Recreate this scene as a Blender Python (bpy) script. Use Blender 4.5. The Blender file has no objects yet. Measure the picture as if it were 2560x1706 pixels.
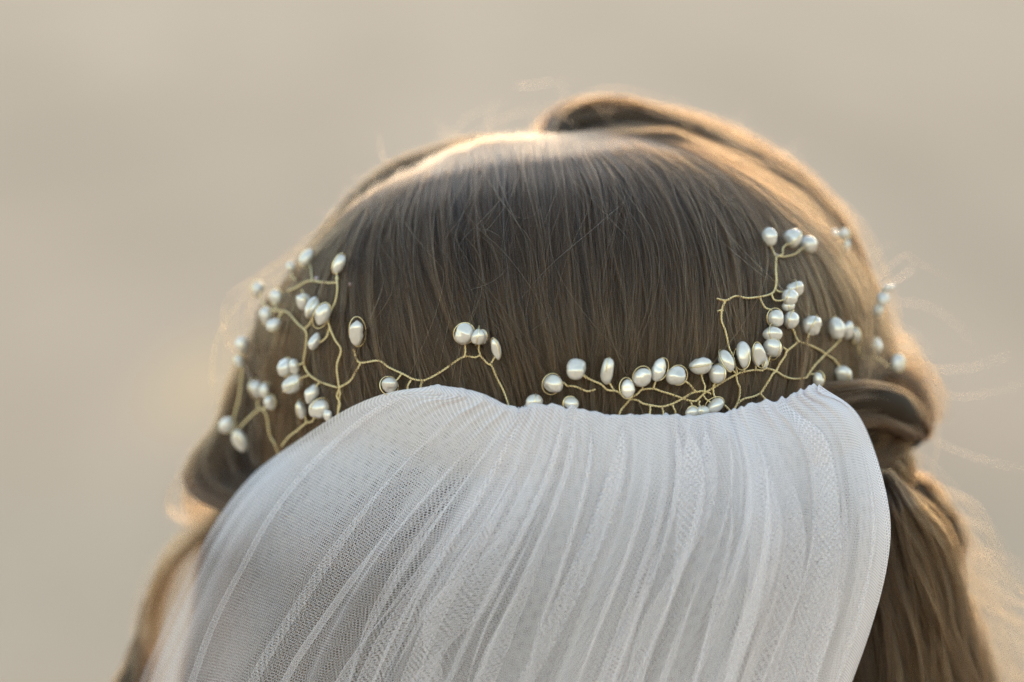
import bpy, bmesh, math, random
import numpy as np
from mathutils import Vector, Matrix

scene = bpy.context.scene
C = scene.collection
R = math.radians
rng = np.random.default_rng(7)
random.seed(7)

# ------------------------------------------------------------------ camera
LENS, SENSOR, FRAME_W = 100.0, 36.0, 0.3072
D = FRAME_W * LENS / SENSOR                 # camera to the plane of the pearls
S = FRAME_W / 2560.0                        # metres per photo pixel on that plane
cam_d = bpy.data.cameras.new('camera')
cam = bpy.data.objects.new('camera', cam_d); C.objects.link(cam)
cam.location = (0, -D, 0); cam.rotation_euler = (R(90), 0, 0)
cam_d.lens = LENS; cam_d.sensor_width = SENSOR
cam_d.clip_start = 0.05; cam_d.clip_end = 4000
cam_d.dof.use_dof = True
cam_d.dof.focus_distance = D + 0.003
cam_d.dof.aperture_fstop = 3.4
cam_d.dof.aperture_blades = 0
scene.camera = cam

# ------------------------------------------------------------------ sky, sun, exposure
SUN_EL, SUN_AZ = R(18), R(9)               # azimuth from +Y towards +X
world = bpy.data.worlds.new('World'); scene.world = world
world.use_nodes = True
wt = world.node_tree
sky = wt.nodes.new('ShaderNodeTexSky'); sky.sky_type = 'NISHITA'
sky.sun_disc = False; sky.sun_elevation = SUN_EL; sky.sun_rotation = SUN_AZ
sky.air_density = 1.5; sky.dust_density = 1.0; sky.ozone_density = 0.4
bg = wt.nodes['Background']; bg.inputs['Strength'].default_value = 0.15
wt.links.new(sky.outputs[0], bg.inputs['Color'])
sun_d = bpy.data.lights.new('sun', 'SUN'); sun_d.energy = 0.5; sun_d.angle = R(10)
sun_d.color = (1.0, 0.70, 0.42)
sun = bpy.data.objects.new('sun', sun_d); C.objects.link(sun)
sdir = Vector((math.sin(SUN_AZ) * math.cos(SUN_EL), math.cos(SUN_AZ) * math.cos(SUN_EL), math.sin(SUN_EL)))
sun.rotation_euler = sdir.to_track_quat('Z', 'Y').to_euler()
sun.location = sdir * 5
vs = scene.view_settings
vs.view_transform = 'Standard'; vs.look = 'None'; vs.gamma = 1; vs.exposure = 1.6
scene.cycles.use_denoising = True
scene.cycles.denoising_prefilter = 'NONE'
scene.cycles.max_bounces = 12
scene.cycles.transparent_max_bounces = 24
scene.cycles.transmission_bounces = 8
scene.cycles.diffuse_bounces = 4
scene.cycles.glossy_bounces = 6
scene.cycles.sample_clamp_indirect = 6.0
scene.cycles.caustics_reflective = False
scene.cycles.caustics_refractive = False

# ------------------------------------------------------------------ helpers
def P(px, py, y):
    """A point at depth y that stands at photo pixel (px, py)."""
    px, py, y = np.broadcast_arrays(np.asarray(px, float), np.asarray(py, float), np.asarray(y, float))
    k = (D + y) / D
    return np.stack([(px - 1280) * S * k, y, (853 - py) * S * k], -1)

HC, HA_L, HA_R, HB_U, HB_D, HY = (1480, 900), 862, 712, 556, 1150, 0.084
def headY(px, py):
    """Depth of the combed hair's surface at the back of the head."""
    px, py = np.asarray(px, float), np.asarray(py, float)
    u = (px - HC[0]) / np.where(px < HC[0], HA_L, HA_R)
    v = (py - HC[1]) / np.where(py < HC[1], HB_U, HB_D)
    r = np.clip((np.abs(u) ** 2.1 + np.abs(v) ** 2.1), 0, 1)
    return HY * (1 - np.sqrt(1 - r))

def catmull(pts, n):
    """n points along a smooth curve through pts, evenly by length."""
    p = np.asarray(pts, float)
    q = np.vstack([2 * p[0] - p[1], p, 2 * p[-1] - p[-2]])
    out = []
    for i in range(len(p) - 1):
        a, b, c, d = q[i:i + 4]
        t = np.linspace(0, 1, 24, endpoint=False)[:, None]
        out.append(0.5 * (2 * b + (c - a) * t + (2 * a - 5 * b + 4 * c - d) * t ** 2 + (3 * b - a - 3 * c + d) * t ** 3))
    out = np.vstack(out + [p[-1:]])
    L = np.r_[0, np.cumsum(np.linalg.norm(np.diff(out, axis=0), axis=1))]
    s = np.linspace(0, L[-1], n)
    return np.stack([np.interp(s, L, out[:, k]) for k in range(out.shape[1])], -1)

def across(G, t):
    """Smooth interpolation between neighbouring rows of G (ng, K, d) at t in [0, ng-1]."""
    n = len(G)
    t = np.clip(np.asarray(t, float), 0, n - 1 - 1e-6)
    i = t.astype(int); f = (t - i)[:, None, None]
    a, b, c, d = G[np.clip(i - 1, 0, n - 1)], G[i], G[np.clip(i + 1, 0, n - 1)], G[np.clip(i + 2, 0, n - 1)]
    return 0.5 * (2 * b + (c - a) * f + (2 * a - 5 * b + 4 * c - d) * f ** 2 + (3 * b - a - 3 * c + d) * f ** 3)

def smooth_noise(n, K, knots, amp):
    """n smooth random curves of K samples through `knots` random values."""
    v = rng.normal(0, amp, (n, knots + 3))
    x = np.linspace(0, knots - 1e-6, K); i = x.astype(int); f = x - i
    a, b, c, d = v[:, i], v[:, i + 1], v[:, i + 2], v[:, np.minimum(i + 3, knots + 2)]
    return (a * (1 - f) ** 3 + b * (3 * f ** 3 - 6 * f ** 2 + 4) + c * (-3 * f ** 3 + 3 * f ** 2 + 3 * f + 1) + d * f ** 3) / 6 * 1.6

def mesh_obj(name, verts, faces, mat=None, parent=None, smooth=True):
    m = bpy.data.meshes.new(name)
    m.from_pydata([tuple(v) for v in verts], [], [tuple(f) for f in faces])
    if smooth:
        m.polygons.foreach_set('use_smooth', [True] * len(m.polygons))
    if mat: m.materials.append(mat)
    m.update()
    o = bpy.data.objects.new(name, m); C.objects.link(o)
    if parent: o.parent = parent
    return o

def grid_faces(nr, nc, wrap=False):
    f = []
    for i in range(nr - 1):
        for j in range(nc if wrap else nc - 1):
            j2 = (j + 1) % nc
            f.append((i * nc + j, i * nc + j2, (i + 1) * nc + j2, (i + 1) * nc + j))
    return f

def strands_obj(name, pos, rad, pig, mat, parent=None):
    """pos (N, K, 3), rad (N, K): one hair curves object."""
    N, K, _ = pos.shape
    d = bpy.data.hair_curves.new(name)
    d.add_curves([K] * N)
    d.attributes['position'].data.foreach_set('vector', np.ascontiguousarray(pos, np.float32).ravel())
    a = d.attributes.get('radius') or d.attributes.new('radius', 'FLOAT', 'POINT')
    a.data.foreach_set('value', np.ascontiguousarray(rad, np.float32).ravel())
    a = d.attributes.new('pigment', 'FLOAT', 'CURVE')
    a.data.foreach_set('value', np.clip(pig, 0, 1).astype(np.float32))
    d.materials.append(mat)
    o = bpy.data.objects.new(name, d); C.objects.link(o)
    if parent: o.parent = parent
    o['kind'] = 'stuff'
    return o

def tag(o, label, cat, group=None, kind=None):
    o['label'] = label; o['category'] = cat
    if group: o['group'] = group
    if kind: o['kind'] = kind
    return o

def new_mat(name):
    m = bpy.data.materials.new(name); m.use_nodes = True
    return m, m.node_tree, m.node_tree.nodes['Principled BSDF']

def node(nt, kind, **kw):
    n = nt.nodes.new(kind)
    for k, v in kw.items():
        if k.startswith('i_'):
            key = k[2:]
            n.inputs[int(key) if key.isdigit() else key].default_value = v
        else:
            setattr(n, k, v)
    return n

def ramp(nt, stops):
    r = nt.nodes.new('ShaderNodeValToRGB')
    while len(r.color_ramp.elements) < len(stops): r.color_ramp.elements.new(0.5)
    for e, (p, c) in zip(r.color_ramp.elements, stops):
        e.position = p; e.color = (*c, 1)
    return r

# ------------------------------------------------------------------ materials
def hair_mat(name, dark, light, rough=0.34):
    m = bpy.data.materials.new(name); m.use_nodes = True
    nt = m.node_tree; nt.nodes.remove(nt.nodes['Principled BSDF'])
    h = nt.nodes.new('ShaderNodeBsdfHairPrincipled')
    h.model = 'CHIANG'; h.parametrization = 'COLOR'
    h.inputs['Roughness'].default_value = rough
    h.inputs['Radial Roughness'].default_value = 0.35
    h.inputs['Coat'].default_value = 0.0
    h.inputs['Random Roughness'].default_value = 0.2
    at = node(nt, 'ShaderNodeAttribute', attribute_name='pigment')
    rp = ramp(nt, [(0.0, dark), (1.0, light)])
    nt.links.new(at.outputs['Fac'], rp.inputs[0]); nt.links.new(rp.outputs[0], h.inputs['Color'])
    nt.links.new(h.outputs[0], nt.nodes['Material Output'].inputs['Surface'])
    return m

M_HAIR = hair_mat('brown_hair', (0.0062, 0.0030, 0.0012), (0.086, 0.0435, 0.0185))
M_FLY = hair_mat('fine_hair', (0.02, 0.0125, 0.0075), (0.06, 0.038, 0.022))
M_UNDER, nt, b = new_mat('hair_underlayer')
b.inputs['Base Color'].default_value = (0.030, 0.020, 0.013, 1); b.inputs['Roughness'].default_value = 0.75
b.inputs['Specular IOR Level'].default_value = 0.15
M_SKIN, nt, b = new_mat('skin')
nz = node(nt, 'ShaderNodeTexNoise', i_Scale=60.0, i_Detail=4.0)
rp = ramp(nt, [(0.35, (0.56, 0.33, 0.24)), (0.65, (0.66, 0.42, 0.32))])
nt.links.new(nz.outputs[0], rp.inputs[0]); nt.links.new(rp.outputs[0], b.inputs['Base Color'])
b.inputs['Roughness'].default_value = 0.5
b.inputs['Subsurface Weight'].default_value = 0.15; b.inputs['Subsurface Radius'].default_value = (0.01, 0.004, 0.002)
M_GOWN, nt, b = new_mat('gown_fabric')
nz = node(nt, 'ShaderNodeTexNoise', i_Scale=400.0, i_Detail=2.0)
bp = node(nt, 'ShaderNodeBump', i_Strength=0.2, i_Distance=0.001)
nt.links.new(nz.outputs[0], bp.inputs['Height']); nt.links.new(bp.outputs[0], b.inputs['Normal'])
b.inputs['Base Color'].default_value = (0.78, 0.76, 0.72, 1); b.inputs['Roughness'].default_value = 0.8

M_PEARL, nt, b = new_mat('pearl_nacre')
tc = node(nt, 'ShaderNodeTexCoord')
oi = node(nt, 'ShaderNodeObjectInfo')
add = node(nt, 'ShaderNodeVectorMath', operation='ADD')
nt.links.new(tc.outputs['Object'], add.inputs[0]); nt.links.new(oi.outputs['Random'], add.inputs[1])
nz = node(nt, 'ShaderNodeTexNoise', i_Scale=420.0, i_Detail=3.0)
nt.links.new(add.outputs[0], nz.inputs['Vector'])
rp = ramp(nt, [(0.3, (0.62, 0.565, 0.50)), (0.55, (0.72, 0.67, 0.61)), (0.75, (0.66, 0.60, 0.565))])
nt.links.new(nz.outputs[0], rp.inputs[0]); nt.links.new(rp.outputs[0], b.inputs['Base Color'])
bp = node(nt, 'ShaderNodeBump', i_Strength=0.12, i_Distance=0.0004)
nt.links.new(nz.outputs[0], bp.inputs['Height']); nt.links.new(bp.outputs[0], b.inputs['Normal'])
b.inputs['Roughness'].default_value = 0.2; b.inputs['Metallic'].default_value = 0.3
b.inputs['Specular IOR Level'].default_value = 0.7
b.inputs['Coat Weight'].default_value = 0.35; b.inputs['Coat Roughness'].default_value = 0.1
b.inputs['Subsurface Weight'].default_value = 0.0

M_BEAD, nt, b = new_mat('lilac_bead')
b.inputs['Base Color'].default_value = (0.50, 0.38, 0.42, 1); b.inputs['Roughness'].default_value = 0.12
b.inputs['Coat Weight'].default_value = 1.0

M_WIRE, nt, b = new_mat('gold_wire')
nz = node(nt, 'ShaderNodeTexNoise', i_Scale=900.0, i_Detail=2.0)
rp = ramp(nt, [(0.3, (0.74, 0.58, 0.30)), (0.7, (0.92, 0.78, 0.47))])
nt.links.new(nz.outputs[0], rp.inputs[0]); nt.links.new(rp.outputs[0], b.inputs['Base Color'])
b.inputs['Metallic'].default_value = 0.9; b.inputs['Roughness'].default_value = 0.3

def tulle_mat(name, cover):
    m = bpy.data.materials.new(name); m.use_nodes = True
    nt = m.node_tree; nt.nodes.remove(nt.nodes['Principled BSDF'])
    uv = node(nt, 'ShaderNodeUVMap')
    sc = node(nt, 'ShaderNodeVectorMath', operation='MULTIPLY')
    sc.inputs[1].default_value = (1 / 0.0009,) * 3
    nt.links.new(uv.outputs[0], sc.inputs[0])
    H = (1.0, 1.7320508, 1.0)
    lens = []
    for off in ((0, 0, 0), (0.5, 0.8660254, 0)):
        ad = node(nt, 'ShaderNodeVectorMath', operation='ADD'); ad.inputs[1].default_value = off
        md = node(nt, 'ShaderNodeVectorMath', operation='MODULO'); md.inputs[1].default_value = H
        sb = node(nt, 'ShaderNodeVectorMath', operation='SUBTRACT'); sb.inputs[1].default_value = (0.5, 0.8660254, 0)
        fl = node(nt, 'ShaderNodeVectorMath', operation='MULTIPLY'); fl.inputs[1].default_value = (1, 1, 0)
        ln = node(nt, 'ShaderNodeVectorMath', operation='LENGTH')
        nt.links.new(sc.outputs[0], ad.inputs[0]); nt.links.new(ad.outputs[0], md.inputs[0])
        nt.links.new(md.outputs[0], sb.inputs[0]); nt.links.new(sb.outputs[0], fl.inputs[0]); nt.links.new(fl.outputs[0], ln.inputs[0])
        lens.append(ln)
    mn = node(nt, 'ShaderNodeMath', operation='MINIMUM')
    nt.links.new(lens[0].outputs['Value'], mn.inputs[0]); nt.links.new(lens[1].outputs['Value'], mn.inputs[1])
    # the share of open net falls where the cloth is gathered and where the threads are seen edge-on
    ge = node(nt, 'ShaderNodeNewGeometry')
    dt = node(nt, 'ShaderNodeVectorMath', operation='DOT_PRODUCT')
    nt.links.new(ge.outputs['Normal'], dt.inputs[0]); nt.links.new(ge.outputs['Incoming'], dt.inputs[1])
    ab = node(nt, 'ShaderNodeMath', operation='ABSOLUTE'); nt.links.new(dt.outputs['Value'], ab.inputs[0])
    mx = node(nt, 'ShaderNodeMath', operation='MAXIMUM'); mx.inputs[1].default_value = 0.25; nt.links.new(ab.outputs[0], mx.inputs[0])
    de = node(nt, 'ShaderNodeAttribute', attribute_name='gathering')
    dv = node(nt, 'ShaderNodeMath', operation='DIVIDE')
    nt.links.new(de.outputs['Fac'], dv.inputs[0]); nt.links.new(mx.outputs[0], dv.inputs[1])
    pw = node(nt, 'ShaderNodeMath', operation='POWER'); pw.inputs[0].default_value = 1 - cover
    nt.links.new(dv.outputs[0], pw.inputs[1])
    ar = node(nt, 'ShaderNodeMath', operation='MULTIPLY'); ar.inputs[1].default_value = 0.8660254 / math.pi
    nt.links.new(pw.outputs[0], ar.inputs[0])
    sq = node(nt, 'ShaderNodeMath', operation='SQRT'); nt.links.new(ar.outputs[0], sq.inputs[0])
    df = node(nt, 'ShaderNodeMath', operation='SUBTRACT')
    nt.links.new(mn.outputs[0], df.inputs[0]); nt.links.new(sq.outputs[0], df.inputs[1])
    mr = node(nt, 'ShaderNodeMapRange'); mr.interpolation_type = 'SMOOTHSTEP'
    mr.inputs['From Min'].default_value = -0.18; mr.inputs['From Max'].default_value = 0.36
    nt.links.new(df.outputs[0], mr.inputs['Value'])
    di = node(nt, 'ShaderNodeBsdfDiffuse', i_Color=(0.88, 0.84, 0.865, 1))
    tl = node(nt, 'ShaderNodeBsdfTranslucent', i_Color=(0.88, 0.84, 0.865, 1))
    m1 = node(nt, 'ShaderNodeMixShader'); m1.inputs[0].default_value = 0.4
    nt.links.new(di.outputs[0], m1.inputs[1]); nt.links.new(tl.outputs[0], m1.inputs[2])
    tr = node(nt, 'ShaderNodeBsdfTransparent')
    m2 = node(nt, 'ShaderNodeMixShader')
    nt.links.new(mr.outputs['Result'], m2.inputs[0]); nt.links.new(tr.outputs[0], m2.inputs[1]); nt.links.new(m1.outputs[0], m2.inputs[2])
    nt.links.new(m2.outputs[0], nt.nodes['Material Output'].inputs['Surface'])
    return m
M_TULLE = tulle_mat('white_tulle', 0.37)
M_TULLE_FINE = tulle_mat('white_fine_tulle', 0.58)

# ------------------------------------------------------------------ the field behind
M_FIELD, nt, b = new_mat('dry_grass_ground')
tc = node(nt, 'ShaderNodeTexCoord')
mp = node(nt, 'ShaderNodeMapping'); mp.inputs['Scale'].default_value = (1, 0.12, 1)
nt.links.new(tc.outputs['Object'], mp.inputs['Vector'])
n1 = node(nt, 'ShaderNodeTexNoise', i_Scale=0.42, i_Detail=3.0, i_Roughness=0.55)
n2 = node(nt, 'ShaderNodeTexNoise', i_Scale=14.0, i_Detail=6.0)
nt.links.new(mp.outputs[0], n1.inputs['Vector']); nt.links.new(mp.outputs[0], n2.inputs['Vector'])
r1 = ramp(nt, [(0.30, (0.475, 0.348, 0.252)), (0.5, (0.54, 0.396, 0.288)), (0.70, (0.605, 0.446, 0.325))])
r2 = ramp(nt, [(0.35, (0.93, 0.93, 0.93)), (0.65, (1.05, 1.05, 1.05))])
nt.links.new(n1.outputs[0], r1.inputs[0]); nt.links.new(n2.outputs[0], r2.inputs[0])
mm = node(nt, 'ShaderNodeMix', data_type='RGBA', blend_type='MULTIPLY'); mm.inputs[0].default_value = 1
nt.links.new(r1.outputs[0], mm.inputs[6]); nt.links.new(r2.outputs[0], mm.inputs[7])
sx = node(nt, 'ShaderNodeSeparateXYZ'); nt.links.new(tc.outputs['Object'], sx.inputs[0])
mrg = node(nt, 'ShaderNodeMapRange'); mrg.inputs['From Min'].default_value = 9.0; mrg.inputs['From Max'].default_value = 60.0
nt.links.new(sx.outputs['Y'], mrg.inputs['Value'])
near_far_tint = ramp(nt, [(0.0, (0.90, 0.89, 0.875)), (0.25, (0.96, 0.955, 0.95)), (1.0, (1.08, 1.08, 1.07))])   # ground tint by distance: darker near, paler farther up
nt.links.new(mrg.outputs[0], near_far_tint.inputs[0])
m3 = node(nt, 'ShaderNodeMix', data_type='RGBA', blend_type='MULTIPLY'); m3.inputs[0].default_value = 1
nt.links.new(mm.outputs[2], m3.inputs[6]); nt.links.new(near_far_tint.outputs[0], m3.inputs[7])
pm = node(nt, 'ShaderNodeMapping', vector_type='TEXTURE'); pm.inputs['Location'].default_value = (-1.62, 14.2, -0.2); pm.inputs['Scale'].default_value = (0.42, 2.4, 30)
nt.links.new(tc.outputs['Object'], pm.inputs['Vector'])
gr = node(nt, 'ShaderNodeTexGradient', gradient_type='QUADRATIC_SPHERE'); nt.links.new(pm.outputs[0], gr.inputs[0])
gs = node(nt, 'ShaderNodeMath', operation='MULTIPLY', use_clamp=True); gs.inputs[1].default_value = 2.2; nt.links.new(gr.outputs['Fac'], gs.inputs[0])
m4 = node(nt, 'ShaderNodeMix', data_type='RGBA'); m4.inputs[7].default_value = (0.66, 0.455, 0.28, 1)    # warm sunlit blur beside the head, painted into the ground colour
nt.links.new(gs.outputs[0], m4.inputs[0]); nt.links.new(m3.outputs[2], m4.inputs[6])
nt.links.new(m4.outputs[2], b.inputs['Base Color']); b.inputs['Roughness'].default_value = 0.9
b.inputs['Specular IOR Level'].default_value = 0.0
def build_field():
    ys = np.r_[-600, -200, -60, -20, -6, np.linspace(-2, 30, 33), np.linspace(34, 120, 30), 160, 220, 300, 420, 500, 700, 1200, 2000]
    xs = np.r_[-1500, -600, -250, -120, np.linspace(-60, 60, 61), 120, 250, 600, 1500]
    X, Y = np.meshgrid(xs, ys)
    rise = np.clip(Y - 5, 0, 480)
    Z = -1.56 + 0.15 * rise * np.clip(rise / 6, 0, 1) - np.clip(Y - 600, 0, None) * 0.02
    Z += 0.10 * np.sin(X * 0.35 + 1) * np.sin(Y * 0.28) * np.clip((Y - 5) / 6, 0, 1)
    o = mesh_obj('field', np.stack([X, Y, Z], -1).reshape(-1, 3), grid_faces(len(ys), len(xs)), M_FIELD)
    o['kind'] = 'structure'; o['label'] = 'pale beige dry field rising behind, far out of focus'
build_field()

# ------------------------------------------------------------------ the person
def build_person():
    cx, cy = 0.018, 0.105
    #        z,     cx,   yback,  yfront, rx
    prof = [(0.060, cx, 0.085, 0.120, 0.012), (0.056, cx, 0.060, 0.145, 0.036), (0.045, cx, 0.042, 0.168, 0.055),
            (0.025, cx, 0.026, 0.188, 0.069), (0.000, cx, 0.018, 0.198, 0.075), (-0.030, cx, 0.017, 0.203, 0.076),
            (-0.055, cx, 0.022, 0.203, 0.074), (-0.080, cx, 0.032, 0.203, 0.071), (-0.105, cx, 0.045, 0.204, 0.066),
            (-0.125, cx, 0.055, 0.203, 0.060), (-0.145, cx, 0.060, 0.200, 0.054), (-0.165, cx, 0.062, 0.192, 0.050),
            (-0.185, cx, 0.062, 0.150, 0.050), (-0.215, cx, 0.060, 0.142, 0.051), (-0.245, cx, 0.052, 0.148, 0.064),
            (-0.270, cx, 0.040, 0.158, 0.105), (-0.295, cx, 0.028, 0.170, 0.155), (-0.330, cx, 0.018, 0.182, 0.180),
            (-0.390, cx, 0.015, 0.200, 0.172), (-0.460, cx, 0.018, 0.215, 0.158), (-0.540, cx, 0.025, 0.205, 0.140),
            (-0.640, cx, 0.035, 0.190, 0.125), (-0.74, cx, 0.03, 0.195, 0.14)]
    pr = catmull(prof, 120)
    n = 72
    th = np.linspace(0, 2 * np.pi, n, endpoint=False)
    V = []
    for z, x0, yb, yf, rx in pr:
        yc = yb * 0.45 + yf * 0.55
        s, c = np.sin(th), np.cos(th)                     # c = 1 at the face
        ry = np.where(c > 0, yf - yc, yc - yb)
        x = x0 + rx * np.sign(s) * np.abs(s) ** 0.92
        y = yc + ry * c
        g = lambda a, w: np.exp(-(a / w) ** 2)
        face = np.clip(c, 0, 1)
        y = y + 0.024 * g(z + 0.098, 0.016) * g(th - np.pi * (th > np.pi) * 2, 0.13) * (c > 0)        # nose tip
        y = y + 0.013 * g(z + 0.080, 0.020) * g(th - np.pi * (th > np.pi) * 2, 0.10) * (c > 0)        # nose bridge
        for sg in (-1, 1):
            a = (th - np.pi * (th > np.pi) * 2) - sg * 0.38
            y = y - 0.007 * g(z + 0.066, 0.012) * g(a, 0.16) * (c > 0)                                # eye sockets
            y = y + 0.004 * g(z + 0.066, 0.007) * g(a, 0.10) * (c > 0)                                # eyelids
            y = y + 0.004 * g(z + 0.048, 0.008) * g(a, 0.28) * (c > 0)                                # brows
            e = (th - np.pi * (th > np.pi) * 2) - sg * 1.62
            x = x + sg * 0.011 * g(z + 0.080, 0.026) ** 1.5 * g(e, 0.11)                              # ears
        y = y + 0.006 * g(z + 0.128, 0.005) * g(th - np.pi * (th > np.pi) * 2, 0.20) * (c > 0)        # lips
        y = y + 0.006 * g(z + 0.137, 0.005) * g(th - np.pi * (th > np.pi) * 2, 0.17) * (c > 0)
        y = y + 0.006 * g(z + 0.160, 0.010) * g(th - np.pi * (th > np.pi) * 2, 0.20) * (c > 0)        # chin
        V.append(np.stack([x, y, np.full(n, z)], -1))
    V = np.vstack(V)
    F = grid_faces(len(pr), n, True)
    F.append(tuple(range(n)))
    F.append(tuple(reversed(range(len(V) - n, len(V)))))
    o = mesh_obj('person', V, F, M_SKIN)
    tag(o, 'bride seen from behind with brown half up hair under a pearl vine and white veil', 'person')
    # gown down to the ground
    prof = [(-0.40, cx, 0.010, 0.206, 0.176), (-0.46, cx, 0.012, 0.221, 0.164), (-0.54, cx, 0.018, 0.212, 0.147), (-0.64, cx, 0.028, 0.197, 0.132),
            (-0.74, cx, 0.00, 0.215, 0.16), (-0.90, cx, -0.08, 0.27, 0.21), (-1.20, cx, -0.16, 0.33, 0.30), (-1.555, cx, -0.24, 0.40, 0.39)]
    pr = catmull(prof, 60); V = []
    for z, x0, yb, yf, rx in pr:
        w = 1 + 0.05 * np.clip((-z - 0.74) / 0.8, 0, 1) * np.sin(th * 11)
        V.append(np.stack([x0 + rx * np.sin(th) * w, (yb + yf) / 2 + (yf - yb) / 2 * np.cos(th) * w, np.full(n, z)], -1))
    g = mesh_obj('gown', np.vstack(V), grid_faces(len(pr), n, True), M_GOWN, o)
    return o
person = build_person()

# ------------------------------------------------------------------ hair: sheets and locks
def sheet(guides, n, K=26, clumps=220, spread=0.10, lift=0.004, wave=5, fine=1.6, rad=0.000042, depth=None, root=0, t_range=None):
    G = np.stack([catmull(g, K) for g in guides])
    hi = len(guides) - 1
    lo_t, hi_t = t_range or (0, hi)
    cg = rng.uniform(lo_t, hi_t, clumps)
    cid = rng.integers(0, clumps, n)
    t = cg[cid] + rng.normal(0, spread, n) * rng.uniform(0.4, 1.5, clumps)[cid]
    t = np.clip(t, lo_t, hi_t)
    q = across(G, t)
    s = np.linspace(0, 1, K)
    grow = np.clip(s / 0.25, 0.15, 1)
    q[..., 0] += smooth_noise(clumps, K, 3, wave)[cid] * grow + smooth_noise(n, K, 4, fine) * grow
    q[..., 1] += rng.normal(0, 7, n)[:, None] * (1 - s)
    q[..., 0] += rng.normal(0, root + 1e-6, n)[:, None] * (1 - s) ** 4
    if q.shape[2] == 3: depth = lambda a, b, s: q[..., 2]
    off = (rng.uniform(0, lift, clumps)[cid])[:, None] * np.clip(s / 0.12, 0, 1) + smooth_noise(n, K, 4, 0.0005) + np.abs(smooth_noise(clumps, K, 4, 0.0010))[cid]
    y = (headY(q[..., 0], q[..., 1]) if depth is None else depth(q[..., 0], q[..., 1], s)) - off
    pos = P(q[..., 0], q[..., 1], y)
    # cut some strands short so ends scatter
    rr = np.full((n, K), rad) * rng.uniform(0.75, 1.25, n)[:, None]
    rr *= np.clip((1 - s) / 0.06, 0.15, 1) * np.clip(s / 0.03 + 0.4, 0, 1)
    return pos, rr, rng.normal(0.45, 0.13, clumps)[cid] + rng.normal(0, 0.30, n)

def lock(path, radii, n, K=30, flat=1.0, twist=0.0, wave=0.0006, fine=0.0004, rad=0.000042, clumps=30, spread=0.35, side=(0, 1, 0), fray=0.0):
    """Strands in a bundle round a 3D path; radii are (start ... end) of the bundle in metres."""
    c = catmull(path, K)
    tg = np.gradient(c, axis=0); tg /= np.linalg.norm(tg, axis=1)[:, None]
    sd = np.cross(tg, np.asarray(side, float)); sd /= np.linalg.norm(sd, axis=1)[:, None] + 1e-9
    up = np.cross(sd, tg)
    s = np.linspace(0, 1, K)
    rd = np.interp(s, np.linspace(0, 1, len(radii)), radii)
    ca, cr = rng.uniform(0, 2 * np.pi, clumps), np.sqrt(rng.uniform(0, 1, clumps))
    cid = rng.integers(0, clumps, n)
    ax = cr[cid] * np.cos(ca[cid]) + rng.normal(0, spread, n) * 0.5
    ay = cr[cid] * np.sin(ca[cid]) + rng.normal(0, spread, n) * 0.5
    rot = twist * 2 * np.pi * s
    X = ax[:, None] * np.cos(rot) - ay[:, None] * np.sin(rot)
    Y = ax[:, None] * np.sin(rot) + ay[:, None] * np.cos(rot)
    fr = 1 + fray * np.abs(rng.normal(0, 1, n))[:, None] * s[None] ** 2
    pos = c[None] + (X * rd * fr)[..., None] * sd[None] + (Y * rd * flat * fr)[..., None] * up[None]
    for k in range(3):
        pos[..., k] += smooth_noise(clumps, K, 4, wave)[cid] * np.clip(s / 0.2, 0, 1) + smooth_noise(n, K, 5, fine) * np.clip(s / 0.2, 0, 1)
    rr = np.full((n, K), rad) * rng.uniform(0.75, 1.25, n)[:, None] * np.clip((1 - s) / 0.08, 0.15, 1)
    return pos, rr, rng.normal(0.45, 0.2, clumps)[cid] + rng.normal(0, 0.22, n)

def join(parts):
    K = max(p.shape[1] for p, _, _ in parts)
    out = []
    for p, r, g in parts:
        if p.shape[1] != K:
            x = np.linspace(0, 1, K); x0 = np.linspace(0, 1, p.shape[1])
            i = np.clip((x * (p.shape[1] - 1)).astype(int), 0, p.shape[1] - 2); f = x * (p.shape[1] - 1) - i
            p = p[:, i] * (1 - f)[None, :, None] + p[:, i + 1] * f[None, :, None]
            r = r[:, i] * (1 - f) + r[:, i + 1] * f
        out.append((p, r))
    return np.concatenate([p for p, _ in out]), np.concatenate([r for _, r in out]), np.concatenate([g for _, _, g in parts])

def tube(path, radii, name, mat, parent, n=18, flat=1.0, K=40, side=(0, 1, 0)):
    c = catmull(path, K)
    tg = np.gradient(c, axis=0); tg /= np.linalg.norm(tg, axis=1)[:, None]
    sd = np.cross(tg, np.asarray(side, float)); sd /= np.linalg.norm(sd, axis=1)[:, None] + 1e-9
    up = np.cross(sd, tg)
    rd = np.interp(np.linspace(0, 1, K), np.linspace(0, 1, len(radii)), radii)
    th = np.linspace(0, 2 * np.pi, n, endpoint=False)
    V = c[:, None] + rd[:, None, None] * (np.cos(th)[None, :, None] * sd[:, None] + flat * np.sin(th)[None, :, None] * up[:, None])
    F = grid_faces(K, n, True) + [tuple(range(n)), tuple(reversed(range((K - 1) * n, K * n)))]
    return mesh_obj(name, V.reshape(-1, 3), F, mat, parent)

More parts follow.
